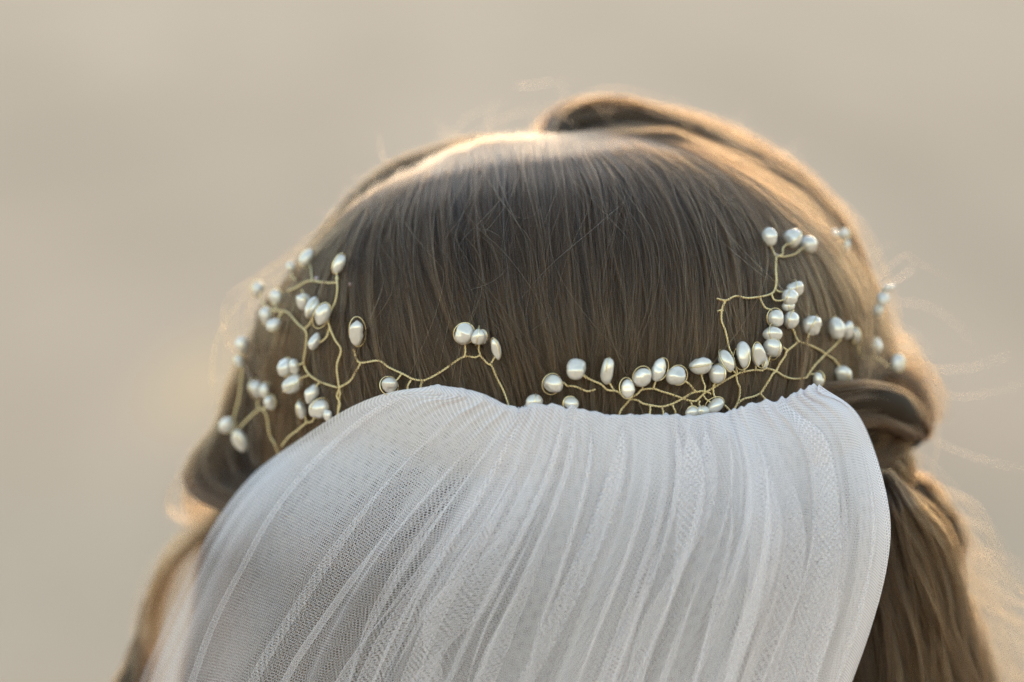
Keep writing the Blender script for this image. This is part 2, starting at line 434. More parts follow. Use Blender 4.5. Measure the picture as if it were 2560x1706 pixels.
# --- combed hair over the back of the head
def build_combed():
    nphi, nth = 44, 96
    V = []
    for i in range(nphi):
        ph = (i + 0.02) / (nphi - 1) * R(128)
        for j in range(nth):
            t = 2 * np.pi * j / nth
            ex = (HA_L if math.cos(t) < 0 else HA_R) * 0.965
            ey = (HB_U if math.sin(t) < 0 else HB_D * 0.93) * 0.965
            y = HY * (1 - math.cos(ph)) + 0.0025
            V.append(P(HC[0] + ex * math.sin(ph) * math.cos(t), HC[1] + ey * math.sin(ph) * math.sin(t), y))
    base = mesh_obj('combed_hair', V, grid_faces(nphi, nth, True) + [tuple(range(nth))], M_UNDER, person)
    guides = [
        [(868, 545), (800, 640), (745, 760), (705, 890), (680, 1010), (665, 1130), (670, 1260), (710, 1400)],
        [(915, 505), (840, 620), (785, 760), (755, 930), (745, 1100), (770, 1260), (830, 1420)],
        [(975, 466), (895, 590), (862, 720), (872, 880), (910, 1040), (960, 1200), (1010, 1400)],
        [(1050, 428), (990, 540), (985, 660), (1020, 820), (1080, 980), (1140, 1150), (1180, 1380)],
        [(1125, 385), (1098, 510), (1110, 650), (1150, 810), (1200, 980), (1240, 1150), (1270, 1380)],
        [(1220, 354), (1222, 500), (1235, 660), (1260, 820), (1300, 980), (1330, 1150), (1340, 1380)],
        [(1320, 347), (1332, 500), (1345, 660), (1365, 820), (1400, 980), (1420, 1150), (1420, 1380)],
        [(1395, 347), (1440, 480), (1460, 640), (1475, 800), (1490, 980), (1500, 1150), (1500, 1380)],
        [(1450, 345), (1540, 460), (1580, 620), (1590, 800), (1590, 980), (1580, 1150), (1570, 1380)],
        [(1500, 342), (1630, 440), (1700, 600), (1715, 800), (1700, 980), (1680, 1150), (1650, 1380)],
        [(1550, 340), (1720, 430), (1820, 590), (1850, 800), (1830, 980), (1800, 1150), (1760, 1380)],
        [(1600, 340), (1800, 440), (1920, 600), (1970, 800), (1950, 980), (1900, 1150), (1860, 1380)],
        [(1640, 338), (1860, 448), (2000, 600), (2090, 780), (2110, 950), (2080, 1100), (2000, 1300)],
        [(1680, 338), (1900, 462), (2050, 620), (2150, 790), (2180, 940), (2180, 1100), (2120, 1300)],
    ]
    a = sheet(guides, 13000, clumps=420, spread=0.045, lift=0.0022, wave=7, root=10)
    b_ = sheet(guides, 14000, clumps=1700, spread=0.018, lift=0.0032, wave=11, fine=1.0, rad=0.00005)
    l = sheet(guides, 6000, clumps=230, spread=0.03, lift=0.0046, wave=22, root=14, fine=2.0, rad=0.00005)
    c = sheet(guides, 3200, clumps=1400, spread=0.02, lift=0.0050, wave=38, fine=4)
    x = sheet(guides, 340, clumps=340, spread=0.01, lift=0.0058, wave=75, fine=9, rad=0.000065, root=30)
    x = (x[0], x[1], x[2] + 0.45)
    # the far side of the parting, seen just over the crown
    far = [[(1250, 356, .112), (1165, 360, .113), (1070, 384, .113), (985, 415, .113), (900, 481, .111), (825, 570, .108), (750, 670, .108), (690, 790, .104)],
           [(1200, 358, .112), (1120, 372, .112), (1040, 400, .112), (965, 432, .112), (890, 492, .110), (820, 575, .106), (755, 680, .102), (700, 800, .098)],
           [(1160, 368, .102), (1080, 405, .102), (1020, 438, .101), (950, 478, .100), (880, 530, .098), (815, 610, .096), (765, 700, .094), (720, 810, .092)]]
    f = sheet(far, 1500, clumps=70, spread=0.12, lift=0.002, wave=6)
    p, r, g = join([a, b_, l, c, x, f])
    strands_obj('strands', p, r, g, M_HAIR, base)
build_combed()

# --- hair of the front swept up and over to the right
def build_swept():
    guides = [
        [(1382, 348, .112), (1394, 300, .128), (1440, 268, .138), (1500, 260, .142), (1585, 268, .141), (1708, 295, .135), (1830, 348, .128), (1953, 420, .120), (2034, 494, .115), (2096, 575, .110), (2145, 690, .105), (2182, 800, .100), (2198, 900, .095), (2190, 1000, .085)],
        [(1460, 342, .112), (1505, 318, .120), (1560, 308, .124), (1645, 316, .124), (1755, 342, .126), (1865, 402, .119), (1965, 472, .113), (2045, 555, .108), (2100, 650, .103), (2143, 760, .098), (2168, 870, .092), (2172, 980, .082)],
        [(x, y, float(headY(x, y)) - o) for x, y, o in ((1570, 349, -.004), (1650, 360, .000), (1745, 396, .001), (1842, 452, .003), (1936, 524, .004), (2016, 598, .004), (2080, 682, .004), (2124, 786, .004), (2143, 890, .006), (2140, 970, .010))]]
    K = 40
    G = np.stack([catmull(g, K) for g in guides])
    t = np.linspace(0.7, 1.3, 14)
    Q = across(G, t)[:, 2:]
    Q = Q[:, 8:]
    V = P(Q[..., 0], Q[..., 1], Q[..., 2] + 0.002)
    base = mesh_obj('swept_hair', V.reshape(-1, 3), grid_faces(14, Q.shape[1]), M_UNDER, person)
    so = base.modifiers.new('thickness', 'SOLIDIFY'); so.thickness = 0.0015; so.offset = 0
    a = sheet(guides, 13000, K=34, clumps=110, spread=0.05, lift=0.003, wave=8, root=16, t_range=(0, 1.6))
    b_ = sheet(guides, 3000, K=34, clumps=160, spread=0.03, lift=0.006, wave=14, fine=3, root=22, t_range=(0, 1.8))
    c = sheet(guides, 700, K=34, clumps=350, spread=0.03, lift=0.006, wave=30, fine=5, root=40)
    d = lock([P(*q) for q in [(1400, 348, .110), (1428, 312, .116), (1500, 292, .119), (1600, 302, .119), (1710, 332, .117), (1820, 384, .112), (1920, 455, .106), (2010, 545, .100), (2090, 680, .094)]],
             [0.003, 0.0050, 0.0052, 0.0046, 0.0042, 0.0040, 0.0038, 0.0034, 0.003], 4500, K=34, flat=1.2, clumps=90, spread=0.25, wave=0.0012)
    p, r, g = join([a, b_, c, (d[0], d[1], d[2] + 0.15)])
    g = g - 0.25
    strands_obj('strands', p, r, g, M_HAIR, base)
build_swept()

# --- twisted lock pinned at the right, and the knot under it
def build_twists():
    # strands pulled from behind the veil out to the right and rolled under
    top = [(1990, 985, .026), (2060, 968, .032), (2140, 958, .042), (2215, 975, .054), (2275, 1020, .066), (2308, 1068, .074), (2290, 1102, .084), (2240, 1105, .090)]
    mid = [(2040, 1035, .030), (2100, 1010, .034), (2170, 1002, .042), (2230, 1020, .052), (2275, 1055, .064), (2290, 1085, .074), (2265, 1108, .084), (2210, 1112, .088)]
    low = [(2080, 1090, .034), (2130, 1065, .036), (2185, 1058, .044), (2230, 1068, .052), (2262, 1085, .062), (2268, 1100, .072), (2240, 1112, .080), (2190, 1120, .084)]
    path = [P(*q) for q in mid]
    base = tube(path, [0.004, 0.005, 0.006, 0.006, 0.0045, 0.003, 0.003, 0.002], 'twisted_lock', M_UNDER, person)
    sh = [sheet([top, mid, low], 3500, K=34, clumps=46, spread=0.07, lift=0.003, wave=5),
          sheet([top, mid, low], 1600, K=34, clumps=70, spread=0.04, lift=0.006, wave=14, fine=4)]
    back = [[(2110, 900, .086), (2180, 880, .090), (2240, 905, .092), (2282, 950, .088), (2300, 1010, .082), (2296, 1060, .078)],
            [(2120, 945, .072), (2190, 925, .076), (2245, 945, .080), (2278, 985, .080), (2290, 1035, .078), (2284, 1075, .076)]]
    sh.append((lambda q: (q[0], q[1], q[2] - 0.3))(sheet(back, 420, K=34, clumps=90, spread=0.06, lift=0.006, wave=26, fine=9)))
    for k in range(7):       # small loops standing off the twist
        x0, y0 = rng.uniform(2170, 2270), rng.uniform(850, 960)
        sh.append(lock([P(x0 - 50, y0 + 60, .085), P(x0 - 10, y0, .09), P(x0 + 34, y0 - 12 + 20 * rng.random(), .095), P(x0 + 55, y0 + 45, .09), P(x0 + 40, y0 + 95, .085)],
                       [0.001, 0.0014, 0.0016, 0.0014, 0.0008], 26, K=34, wave=0.0014, clumps=20))
    p, r, g = join(sh)
    strands_obj('strands', p, r, g, M_HAIR, base)
    k = tube([P(*q) for q in [(2120, 1100, .060), (2185, 1130, .064), (2225, 1175, .066), (2200, 1230, .070)]], [0.004, 0.005, 0.004, 0.004], 'twisted_lock', M_UNDER, person)
    a = lock([P(*q) for q in [(2090, 1090, .058), (2160, 1115, .062), (2225, 1150, .066), (2238, 1195, .068), (2200, 1240, .07), (2150, 1270, .07)]], [0.007, 0.007, 0.006, 0.006, 0.007, 0.008], 2200, K=34, twist=0.4, clumps=40, spread=0.4, wave=0.0014)
    b_ = lock([P(*q) for q in [(2240, 1090, .07), (2200, 1130, .062), (2150, 1160, .058), (2110, 1210, .056), (2100, 1270, .055)]], [0.005, 0.006, 0.006, 0.006, 0.007], 1500, K=34, clumps=30, spread=0.4, wave=0.0014)
    p, r, g = join([a, b_])
    strands_obj('strands', p, r, g, M_HAIR, k)
    # left: hair of the temple drawn down and back under the veil
    Lg = [
        [(648, 790, .096), (624, 900, .098), (598, 990, .098), (558, 1070, .098), (512, 1135, .098), (490, 1200, .094), (525, 1250, .085), (620, 1290, .068), (760, 1310, .050)],
        [(676, 750, .088), (662, 880, .092), (648, 980, .092), (630, 1070, .090), (605, 1140, .086), (630, 1200, .078), (720, 1240, .063), (840, 1255, .050), (960, 1270, .038)],
        [(722, 710, .078), (706, 850, .083), (695, 970, .083), (690, 1070, .078), (700, 1130, .072), (750, 1170, .063), (830, 1200, .053), (920, 1220, .043), (1030, 1235, .033)]]
    Gl = np.stack([catmull(q, 30) for q in Lg]); Ql = across(Gl, np.linspace(0.15, 1.9, 12))
    k = mesh_obj('drawn_back_hair', P(Ql[..., 0], Ql[..., 1], Ql[..., 2] + 0.003).reshape(-1, 3), grid_faces(12, 30), M_UNDER, person)
    so = k.modifiers.new('thickness', 'SOLIDIFY'); so.thickness = 0.003; so.offset = 0
    p, r, g = join([sheet(Lg, 7000, K=34, clumps=60, spread=0.10, lift=0.004, wave=8),
                    sheet(Lg, 2200, K=34, clumps=80, spread=0.05, lift=0.008, wave=20, fine=5)])
    strands_obj('strands', p, r, g, M_HAIR, k)
build_twists()

# --- long hair hanging over the right shoulder, and behind the veil
def build_hanging():
    pts = [(2140, 1180, .060), (2190, 1290, .058), (2230, 1420, .056), (2270, 1560, .054), (2300, 1706, .052), (2330, 1900, .05), (2340, 2300, .05)]
    path = [P(*q) for q in pts]; radii = [0.010, 0.016, 0.019, 0.021, 0.023, 0.025, 0.02]
    base = tube(path, [x * 0.5 for x in radii], 'hanging_hair', M_UNDER, person)
    G = [
        [(2120, 1180), (2110, 1300), (2090, 1420), (2080, 1560), (2080, 1706), (2090, 1900)],
        [(2150, 1180), (2160, 1300), (2170, 1430), (2190, 1570), (2210, 1706), (2230, 1900)],
        [(2180, 1190), (2210, 1300), (2250, 1430), (2290, 1560), (2320, 1706), (2340, 1900)],
        [(2210, 1190), (2260, 1290), (2310, 1400), (2360, 1540), (2400, 1706), (2420, 1900)],
        [(2230, 1190), (2300, 1270), (2360, 1370), (2400, 1520), (2450, 1706), (2480, 1900)]]
    dep = lambda x, y, s: 0.040 + 0.022 * np.abs((x - 2240) / 190) ** 2
    a = sheet(G, 9000, clumps=170, spread=0.05, lift=0.006, wave=10, depth=dep)
    b_ = sheet(G, 3000, clumps=220, spread=0.03, lift=0.012, wave=26, fine=4, depth=dep)
    behind = [
        [(600, 1170, .092), (550, 1290, .097), (515, 1430, .10), (500, 1560, .10), (470, 1706, .10), (440, 1950, .10)],
        [(740, 1180, .066), (690, 1310, .070), (670, 1450, .072), (680, 1590, .070), (650, 1706, .070), (620, 1950, .07)],
        [(1050, 1220, .035), (990, 1350, .042), (950, 1480, .045), (930, 1600, .045), (910, 1706, .045), (890, 1950, .045)],
        [(1300, 1220, .025), (1260, 1350, .030), (1240, 1480, .032), (1230, 1600, .032), (1220, 1706, .032), (1210, 1950, .032)],
        [(1600, 1220, .022), (1600, 1350, .027), (1600, 1480, .030), (1600, 1600, .030), (1600, 1706, .030), (1600, 1950, .03)],
        [(1900, 1200, .030), (1930, 1350, .034), (1950, 1480, .036), (1960, 1600, .036), (1970, 1706, .036), (1980, 1950, .036)],
        [(2090, 1180, .042), (2110, 1320, .044), (2130, 1460, .045), (2150, 1600, .045), (2160, 1706, .045), (2180, 1950, .045)]]
    bh = join([sheet(behind, 9500, clumps=140, spread=0.14, lift=0.004, wave=14, fine=3, t_range=(1.9, 6)), sheet(behind, 7000, clumps=120, spread=0.2, lift=0.004, wave=16, fine=4, t_range=(0, 2.2))])
    Gb = np.stack([catmull(q, 24) for q in behind]); Qb = across(Gb, np.linspace(0.9, 5.95, 44))
    Vb = P(Qb[..., 0], Qb[..., 1], Qb[..., 2] + 0.004)
    bb = mesh_obj('hanging_hair', Vb.reshape(-1, 3), grid_faces(44, 24), M_UNDER, person)
    so = bb.modifiers.new('thickness', 'SOLIDIFY'); so.thickness = 0.004; so.offset = 0
    strands_obj('strands', bh[0], bh[1], bh[2], M_HAIR, bb)
    # loose wavy locks further back
    wl = []
    wp = [(2225, 1190, .082), (2285, 1222, .087), (2345, 1280, .091), (2365, 1350, .091), (2345, 1430, .087), (2365, 1530, .082), (2410, 1640, .077), (2445, 1760, .075)]
    for k in range(26):
        side = rng.uniform(-1, 1)
        ph, am = rng.uniform(0, 6.28), rng.uniform(6, 20)
        pk = [(x + side * (14 + 7 * i) - 18 + am * math.sin(ph + i * 1.5), y - side * 16 + am * 0.7 * math.cos(ph + i * 1.3), d + rng.normal(0, .004) + .004 * abs(side)) for i, (x, y, d) in enumerate(wp)]
        lk = lock([P(*q) for q in pk], [0.0012, 0.0022, 0.0024, 0.0022, 0.0022, 0.0024, 0.0022, 0.0018], 190, K=40, wave=0.0012, fine=0.0005, clumps=12, spread=0.3)
        wl.append((lk[0], lk[1], lk[2] - rng.uniform(0.05, 0.4)))
    wv = join(wl)
    # loose ends lit by the sun
    wisps = lock([P(*q) for q in [(2300, 1230, .10), (2360, 1380, .10), (2420, 1520, .10), (2490, 1650, .10), (2560, 1780, .10)]],
                 [0.004, 0.010, 0.014, 0.018, 0.02], 220, K=30, wave=0.004, fine=0.001, clumps=90, spread=0.5)
    p, r, g = join([a, b_, wv, wisps])
    strands_obj('strands', p, r, g, M_HAIR, base)
build_hanging()

# --- loose curl at the left
def build_curl():
    pts = [(640, 1230, .075), (560, 1270, .085), (470, 1335, .095), (400, 1410, .10), (362, 1500, .105), (345, 1590, .105), (335, 1660, .10), (310, 1740, .095), (290, 1850, .09)]
    path = [P(*q) for q in pts]
    base = tube(path[4:], [0.0004, 0.0008, 0.002, 0.004, 0.005], 'loose_curl', M_UNDER, person)
    a = []
    for k in range(5):
        ox, oy, od = rng.normal(0, 13), rng.normal(0, 16), rng.normal(0, .006)
        tail = rng.normal(0, 13)
        pk = [(x + ox * (0.4 + 0.25 * i) + tail * (i / 8) ** 2, y + oy * (1 if i < 5 else .4), d + od) for i, (x, y, d) in enumerate(pts)]
        a.append(lock([P(*q) for q in pk], [0.004, 0.0022, 0.0012, 0.0009, 0.0009, 0.0010, 0.0014, 0.0020, 0.0026], 60, wave=0.0016, clumps=14, spread=0.3))
    a.append(lock(path[5:], [0.0006, 0.0030, 0.0070, 0.0085], 500, wave=0.0014, clumps=26, spread=0.3))
    a = join(a)
    b2 = lock([P(*q) for q in [(600, 1250, .08), (530, 1340, .09), (460, 1440, .10), (430, 1540, .105), (400, 1650, .10), (370, 1760, .10)]],
              [0.004, 0.005, 0.006, 0.006, 0.006, 0.006], 60, wave=0.002, clumps=40, spread=0.4)
    d = lock([P(*q) for q in [(560, 1120, .11), (510, 1190, .115), (480, 1260, .115), (520, 1300, .11), (570, 1320, .10)]], [0.003, 0.004, 0.004, 0.003, 0.003], 160, wave=0.002, clumps=30)
    p, r, g = join([a, b2, d])
    strands_obj('strands', p, r, g, M_HAIR, base)
build_curl()

# --- single flyaway hairs
def build_flyaways():
    K = 24; L = []
    def one(pts):
        L.append(catmull([P(*q) for q in pts], K))
    hy = lambda x, y, o: (x, y, float(headY(x, y)) - o)
    one([hy(1262, 604, .004), hy(1245, 588, .007), hy(1215, 574, .008), hy(1186, 577, .008)])
    one([hy(1178, 724, .008), hy(1215, 712, .008), hy(1250, 690, .007), hy(1290, 640, .005)])
    one([hy(1235, 430, .004), hy(1240, 480, .008), hy(1280, 535, .009), hy(1320, 545, .009), hy(1352, 520, .008)])
    one([hy(1590, 480, .006), hy(1480, 575, .009), hy(1370, 670, .010), hy(1260, 800, .009), hy(1235, 850, .006)])
    one([hy(1400, 720, .006), hy(1370, 790, .008), hy(1330, 825, .009), hy(1258, 858, .008)])
    one([hy(960, 500, .004), hy(975, 560, .007), hy(965, 600, .007)])
    one([hy(1700, 430, .005), hy(1780, 520, .009), hy(1860, 640, .010), hy(1935, 690, .006)])
    one([hy(1800, 600, .006), hy(1870, 660, .010), hy(1960, 730, .006)])
    # over the crown
    for a, b_, c, d in [((1200, 370), (1260, 300), (1330, 270), (1420, 250)), ((1215, 365), (1222, 300), (1238, 262), (1236, 262)),
                        ((1290, 215), (1340, 212), (1400, 205), (1410, 230)), ((1180, 340), (1240, 300), (1300, 285), (1350, 290)),
                        ((1410, 340), (1415, 260), (1405, 215), (1440, 190)), ((1400, 300), (1470, 240), (1560, 225), (1680, 280)),
                        ((1130, 360), (1160, 300), (1220, 270), (1260, 255))]:
        one([(*a, .12), (*b_, .13), (*c, .135), (*d, .14)])
    # by the right side, long arcs
    for pts in [[(2180, 800), (2280, 830), (2330, 900), (2330, 980), (2300, 1040)], [(2150, 760), (2300, 760), (2400, 820), (2440, 900), (2420, 960)],
                [(2240, 940), (2330, 925), (2420, 920), (2520, 890)], [(2270, 950), (2380, 990), (2460, 985), (2560, 960)],
                [(2200, 720), (2260, 690), (2280, 670), (2260, 690)], [(2190, 700), (2260, 640), (2300, 660), (2390, 700)],
                [(2060, 560), (2120, 520), (2140, 600), (2130, 680)], [(2300, 1080), (2400, 1130), (2500, 1160), (2600, 1180)],
                [(2280, 1120), (2350, 1180), (2420, 1260), (2500, 1400)], [(2320, 1200), (2440, 1260), (2500, 1360), (2480, 1440)],
                [(2100, 1480), (2250, 1580), (2380, 1640), (2520, 1680)], [(2200, 1500), (2350, 1590), (2480, 1620), (2580, 1640)]]:
        d = rng.uniform(.07, .12)
        one([(x, y, d + 0.01 * i) for i, (x, y) in enumerate(pts)])
    for i in range(260):     # stray hairs along the outline
        t = rng.uniform(0, 1)
        if rng.random() < 0.55:
            q = catmull([(1420, 300), (1600, 275), (1830, 350), (2034, 494), (2145, 690), (2200, 880), (2300, 1010)], 60)[int(t * 59)]
            dr = np.array([rng.uniform(0.2, 1), rng.uniform(-0.5, 0.9)])
        else:
            q = catmull([(1380, 345), (1170, 352), (1000, 405), (830, 560), (700, 710), (640, 840), (600, 1000), (520, 1120)], 60)[int(t * 59)]
            dr = np.array([rng.uniform(-1, 0.2), rng.uniform(-0.5, 0.9)])
        ln = rng.uniform(30, 110); dd = rng.uniform(.09, .14)
        bend = rng.normal(0, 0.5, 2)
        one([(*(q - dr * 20), dd), (*(q + dr * ln * .33), dd), (*(q + dr * ln * .66 + bend * 14), dd), (*(q + dr * ln + bend * 40), dd)])
    pos = np.stack(L); n = len(L)
    rr = np.full((n, K), 0.000055) * np.clip((1 - np.linspace(0, 1, K)) / 0.5, 0.35, 1)
    o = strands_obj('flyaway_hair', pos, rr, rng.uniform(0, 1, n), M_FLY, person)
build_flyaways()

# ------------------------------------------------------------------ the pearl hair vine
vine = bpy.data.objects.new('hair_vine', None); C.objects.link(vine)
vine.location = tuple(P(1600, 960, -0.003)); vine.empty_display_size = 0.01
tag(vine, 'gold twisted wire hair vine set with white baroque pearls, wound round the brown hair', 'hair vine')
bpy.context.view_layer.update()
VINV = vine.matrix_world.inverted()
def under_vine(o):
    o.parent = vine; o.matrix_parent_inverse = VINV

def tube_mesh(c, r, n=6):
    tg = np.gradient(c, axis=0); tg /= np.linalg.norm(tg, axis=1)[:, None] + 1e-12
    ref = np.where(np.abs(tg[:, 1:2]) > 0.9, np.array([[1., 0, 0]]), np.array([[0, 1., 0]]))
    a = np.cross(tg, ref); a /= np.linalg.norm(a, axis=1)[:, None]
    b = np.cross(tg, a)
    th = np.linspace(0, 2 * np.pi, n, endpoint=False)
    V = c[:, None] + r * (np.cos(th)[None, :, None] * a[:, None] + np.sin(th)[None, :, None] * b[:, None])
    return V.reshape(-1, 3), grid_faces(len(c), n, True) + [tuple(range(n)), tuple(reversed(range((len(c) - 1) * n, len(c) * n)))]

def vineY(px, py, o):
    y = headY(px, py)
    return np.where(y > HY * 0.75, HY * 0.75 + (y - HY * 0.75) * 0.3, y) - o

def wire(pts, name='twisted_wire', r=0.00020, off=0.0061, pitch=0.0019, end=None, parent=None):
    """A pair of gold wires twisted round each other along photo points laid on the hair."""
    p = np.asarray([q[:2] for q in pts], float)
    y = vineY(p[:, 0], p[:, 1], off)
    if end is not None: y[0] = end
    c3 = P(p[:, 0], p[:, 1], y)
    L = np.linalg.norm(np.diff(c3, axis=0), axis=1).sum()
    K = max(8, int(L / 0.00022))
    c = catmull(c3, K)
    tg = np.gradient(c, axis=0); tg /= np.linalg.norm(tg, axis=1)[:, None]
    a = np.cross(tg, np.array([0, 1., 0])); a /= np.linalg.norm(a, axis=1)[:, None] + 1e-9
    b = np.cross(tg, a)
    c = c + 0.00025 * (smooth_noise(1, K, max(3, int(L / 0.004)), 0.5)[0][:, None] * a + smooth_noise(1, K, max(3, int(L / 0.004)), 0.5)[0][:, None] * b)
    ph = np.linspace(0, 2 * np.pi * L / pitch, K) + rng.uniform(0, 6)
    V, F = [], []
    for k in (0, np.pi):
        v, f = tube_mesh(c + r * 0.95 * (np.cos(ph + k)[:, None] * a + np.sin(ph + k)[:, None] * b), r)
        F += [tuple(i + sum(map(len, V)) for i in q) for q in f]; V.append(v)
    o = mesh_obj(name, np.vstack(V), F, M_WIRE)
    under_vine(o)
    return o

def pearl(px, py, w, h, ang=0.0, off=0.0079, lobes=1, stem=None, y=None, loop=None):
    """A baroque pearl: w across, h along its axis in photo pixels, axis turned ang degrees from vertical; stem = photo points from its foot to the vine."""
    yy = float(vineY(px, py, off)) if y is None else y
    k = S * (D + yy) / D
    cen = P(px, py, yy)
    nu, nv = 26, 18
    rw, rh = w * k / 2 * 1.1, h * k / 2 * 1.1
    rd = min(rw, rh) * rng.uniform(0.85, 1.0)
    d1 = rng.normal(0, 1, (7, 3)); d1 /= np.linalg.norm(d1, axis=1)[:, None]
    amp = rng.uniform(-0.30, 0.20, 7); wd = rng.uniform(0.15, 0.55, 7)
    gz, ga = rng.uniform(-0.5, 0.5), rng.uniform(0.0, 0.07)
    V = []
    for i in range(nv + 1):
        ph = math.pi * i / nv
        for j in range(nu):
            t = 2 * math.pi * j / nu
            d = np.array([math.sin(ph) * math.cos(t), math.sin(ph) * math.sin(t), math.cos(ph)])
            rr = 1 + float((amp * np.exp(-((1 - d1 @ d) / wd) ** 2)).sum())
            rr -= ga * math.exp(-((d[2] - gz) / 0.10) ** 2)
            if lobes == 2: rr *= 1 - 0.16 * math.exp(-(d[2] / 0.22) ** 2)
            V.append((d[0] * rw * rr, d[1] * rd * rr, d[2] * rh * rr))
    o = mesh_obj('pearl', V, grid_faces(nv + 1, nu, True), M_PEARL)
    bm = bmesh.new(); bm.from_mesh(o.data); bmesh.ops.remove_doubles(bm, verts=bm.verts, dist=1e-7); bmesh.ops.recalc_face_normals(bm, faces=bm.faces); bm.to_mesh(o.data); bm.free()
    o.data.polygons.foreach_set('use_smooth', [True] * len(o.data.polygons))
    o.location = tuple(cen)
    o.rotation_euler = (rng.uniform(-0.25, 0.25), R(ang), rng.uniform(-0.4, 0.4))
    under_vine(o)
    # single wire loop that holds it
    if loop is not None or rng.random() < 0.75:
        la = rng.uniform(0, math.pi) if loop is None else R(loop)
        th = np.linspace(0, 2 * np.pi, 40)
        sh = rng.uniform(0.02, 0.16) * rng.choice([-1, 1])
        ring = np.stack([np.cos(la) * np.sin(th) * rw * 1.0 + sh * rw, np.sin(la) * np.sin(th) * rd * 1.02 - 0.03 * rd, np.cos(th) * rh * 1.01 + abs(sh) * 0.6 * rh * (np.cos(th) > 0)], -1)
        v, f = tube_mesh(ring, 0.00014, 6)
        lp = mesh_obj('wire_loop', v, f, M_WIRE, o)
    if stem:
        wire([(px + (stem[0][0] - px) * 0.25, py + (stem[0][1] - py) * 0.25)] + list(stem), name='stem', r=0.00017, off=off - 0.0012, end=yy)
    return o

# twisted wires, left of the veil
for w in [
    [(656, 756), (675, 773), (705, 777), (725, 787), (744, 808), (761, 821), (768, 836), (763, 875), (760, 907), (772, 932), (797, 953), (822, 960), (843, 966)],
    [(843, 690), (846, 718), (841, 752), (830, 775), (822, 800), (826, 822), (838, 850), (852, 875), (843, 912), (845, 958), (848, 985), (843, 1022), (840, 1060)],
    [(845, 706), (799, 704), (770, 704), (740, 718), (719, 729)],
    [(826, 820), (815, 842), (796, 858)],
    [(845, 967), (873, 953), (889, 930), (902, 907)],
    [(886, 872), (891, 896), (902, 907), (946, 902), (972, 917), (1006, 934), (1031, 947), (1055, 950), (1069, 945), (1116, 921), (1159, 894), (1188, 892), (1201, 887), (1220, 907), (1231, 913), (1244, 947), (1263, 992), (1275, 1030)],
    [(848, 970), (841, 990), (850, 1010), (843, 1040)],
    [(1025, 949), (1018, 972), (1016, 990)], [(1054, 951), (1052, 968), (1053, 985)],
    [(648, 1020), (664, 1033), (675, 1084), (687, 1112), (700, 1150)],
    [(648, 1020), (629, 1040), (597, 1075)],
    [(781, 1054), (765, 1059), (740, 1077), (724, 1090), (705, 1115)],
    [(586, 903), (604, 923), (600, 962), (597, 1003), (586, 1045)],
    [(761, 822), (772, 810), (780, 790)], [(700, 790), (705, 778)],
]: wire(w)
# twisted wires, right of the veil
for w in [
    [(1418, 966), (1436, 969), (1459, 978), (1471, 979), (1488, 972)],
    [(1459, 939), (1471, 949), (1487, 957), (1502, 964), (1516, 977), (1532, 980), (1539, 980), (1557, 990), (1573, 997)],
    [(1573, 997), (1561, 1015), (1552, 1027), (1542, 1050)],
    [(1573, 997), (1595, 1001), (1607, 1008), (1630, 1013), (1653, 1016), (1675, 1011), (1689, 1006), (1708, 997), (1725, 987), (1740, 981)],
    [(1573, 997), (1593, 985), (1605, 974), (1634, 971), (1650, 976), (1671, 983), (1691, 991), (1708, 998), (1725, 1003), (1740, 1003), (1755, 990), (1765, 981), (1786, 968), (1813, 951), (1842, 936), (1859, 930), (1888, 926), (1905, 927), (1915, 922), (1939, 929), (1959, 941), (1983, 947), (2014, 947), (2022, 939), (2037, 919), (2058, 893), (2074, 878), (2091, 860), (2102, 852)],
    [(1713, 953), (1726, 963), (1740, 980), (1755, 981), (1776, 987)],
    [(1784, 962), (1784, 988), (1796, 1004), (1810, 1015), (1823, 1028), (1838, 1050)],
    [(1842, 936), (1845, 956), (1850, 970), (1848, 988), (1843, 1004), (1837, 1017), (1825, 1040)],
    [(1997, 852), (1968, 878), (1963, 891), (1949, 912), (1940, 929), (1932, 936), (1925, 949), (1912, 970), (1901, 983), (1881, 992), (1861, 998), (1847, 1009), (1838, 1022), (1830, 1040)],
    [(1901, 984), (1912, 998), (1923, 1012), (1935, 1030)],
    [(1979, 818), (1985, 827), (1994, 850), (2003, 856), (2019, 861), (2032, 866), (2056, 879), (2082, 898), (2092, 911), (2102, 922)],
    [(2130, 850), (2143, 862), (2146, 880), (2156, 893), (2184, 895), (2205, 903), (2222, 917)],
    [(1941, 642), (1939, 673), (1940, 704), (1937, 723), (1930, 734), (1910, 742), (1870, 745), (1840, 741), (1815, 752), (1793, 747)],
    [(1815, 752), (1806, 772), (1804, 801), (1813, 825), (1819, 849), (1823, 871), (1832, 891), (1838, 915), (1843, 935)],
    [(1794, 780), (1806, 774)],
    [(1899, 746), (1912, 768), (1928, 776)],
    [(1627, 1014), (1624, 1030), (1622, 1045)], [(1653, 1017), (1657, 1035), (1656, 1050)], [(1682, 1010), (1688, 1030), (1690, 1048)],
    [(1726, 1004), (1731, 1018)], [(1747, 1003), (1750, 1020)], [(1956, 868), (1968, 878)],
]: wire(w)

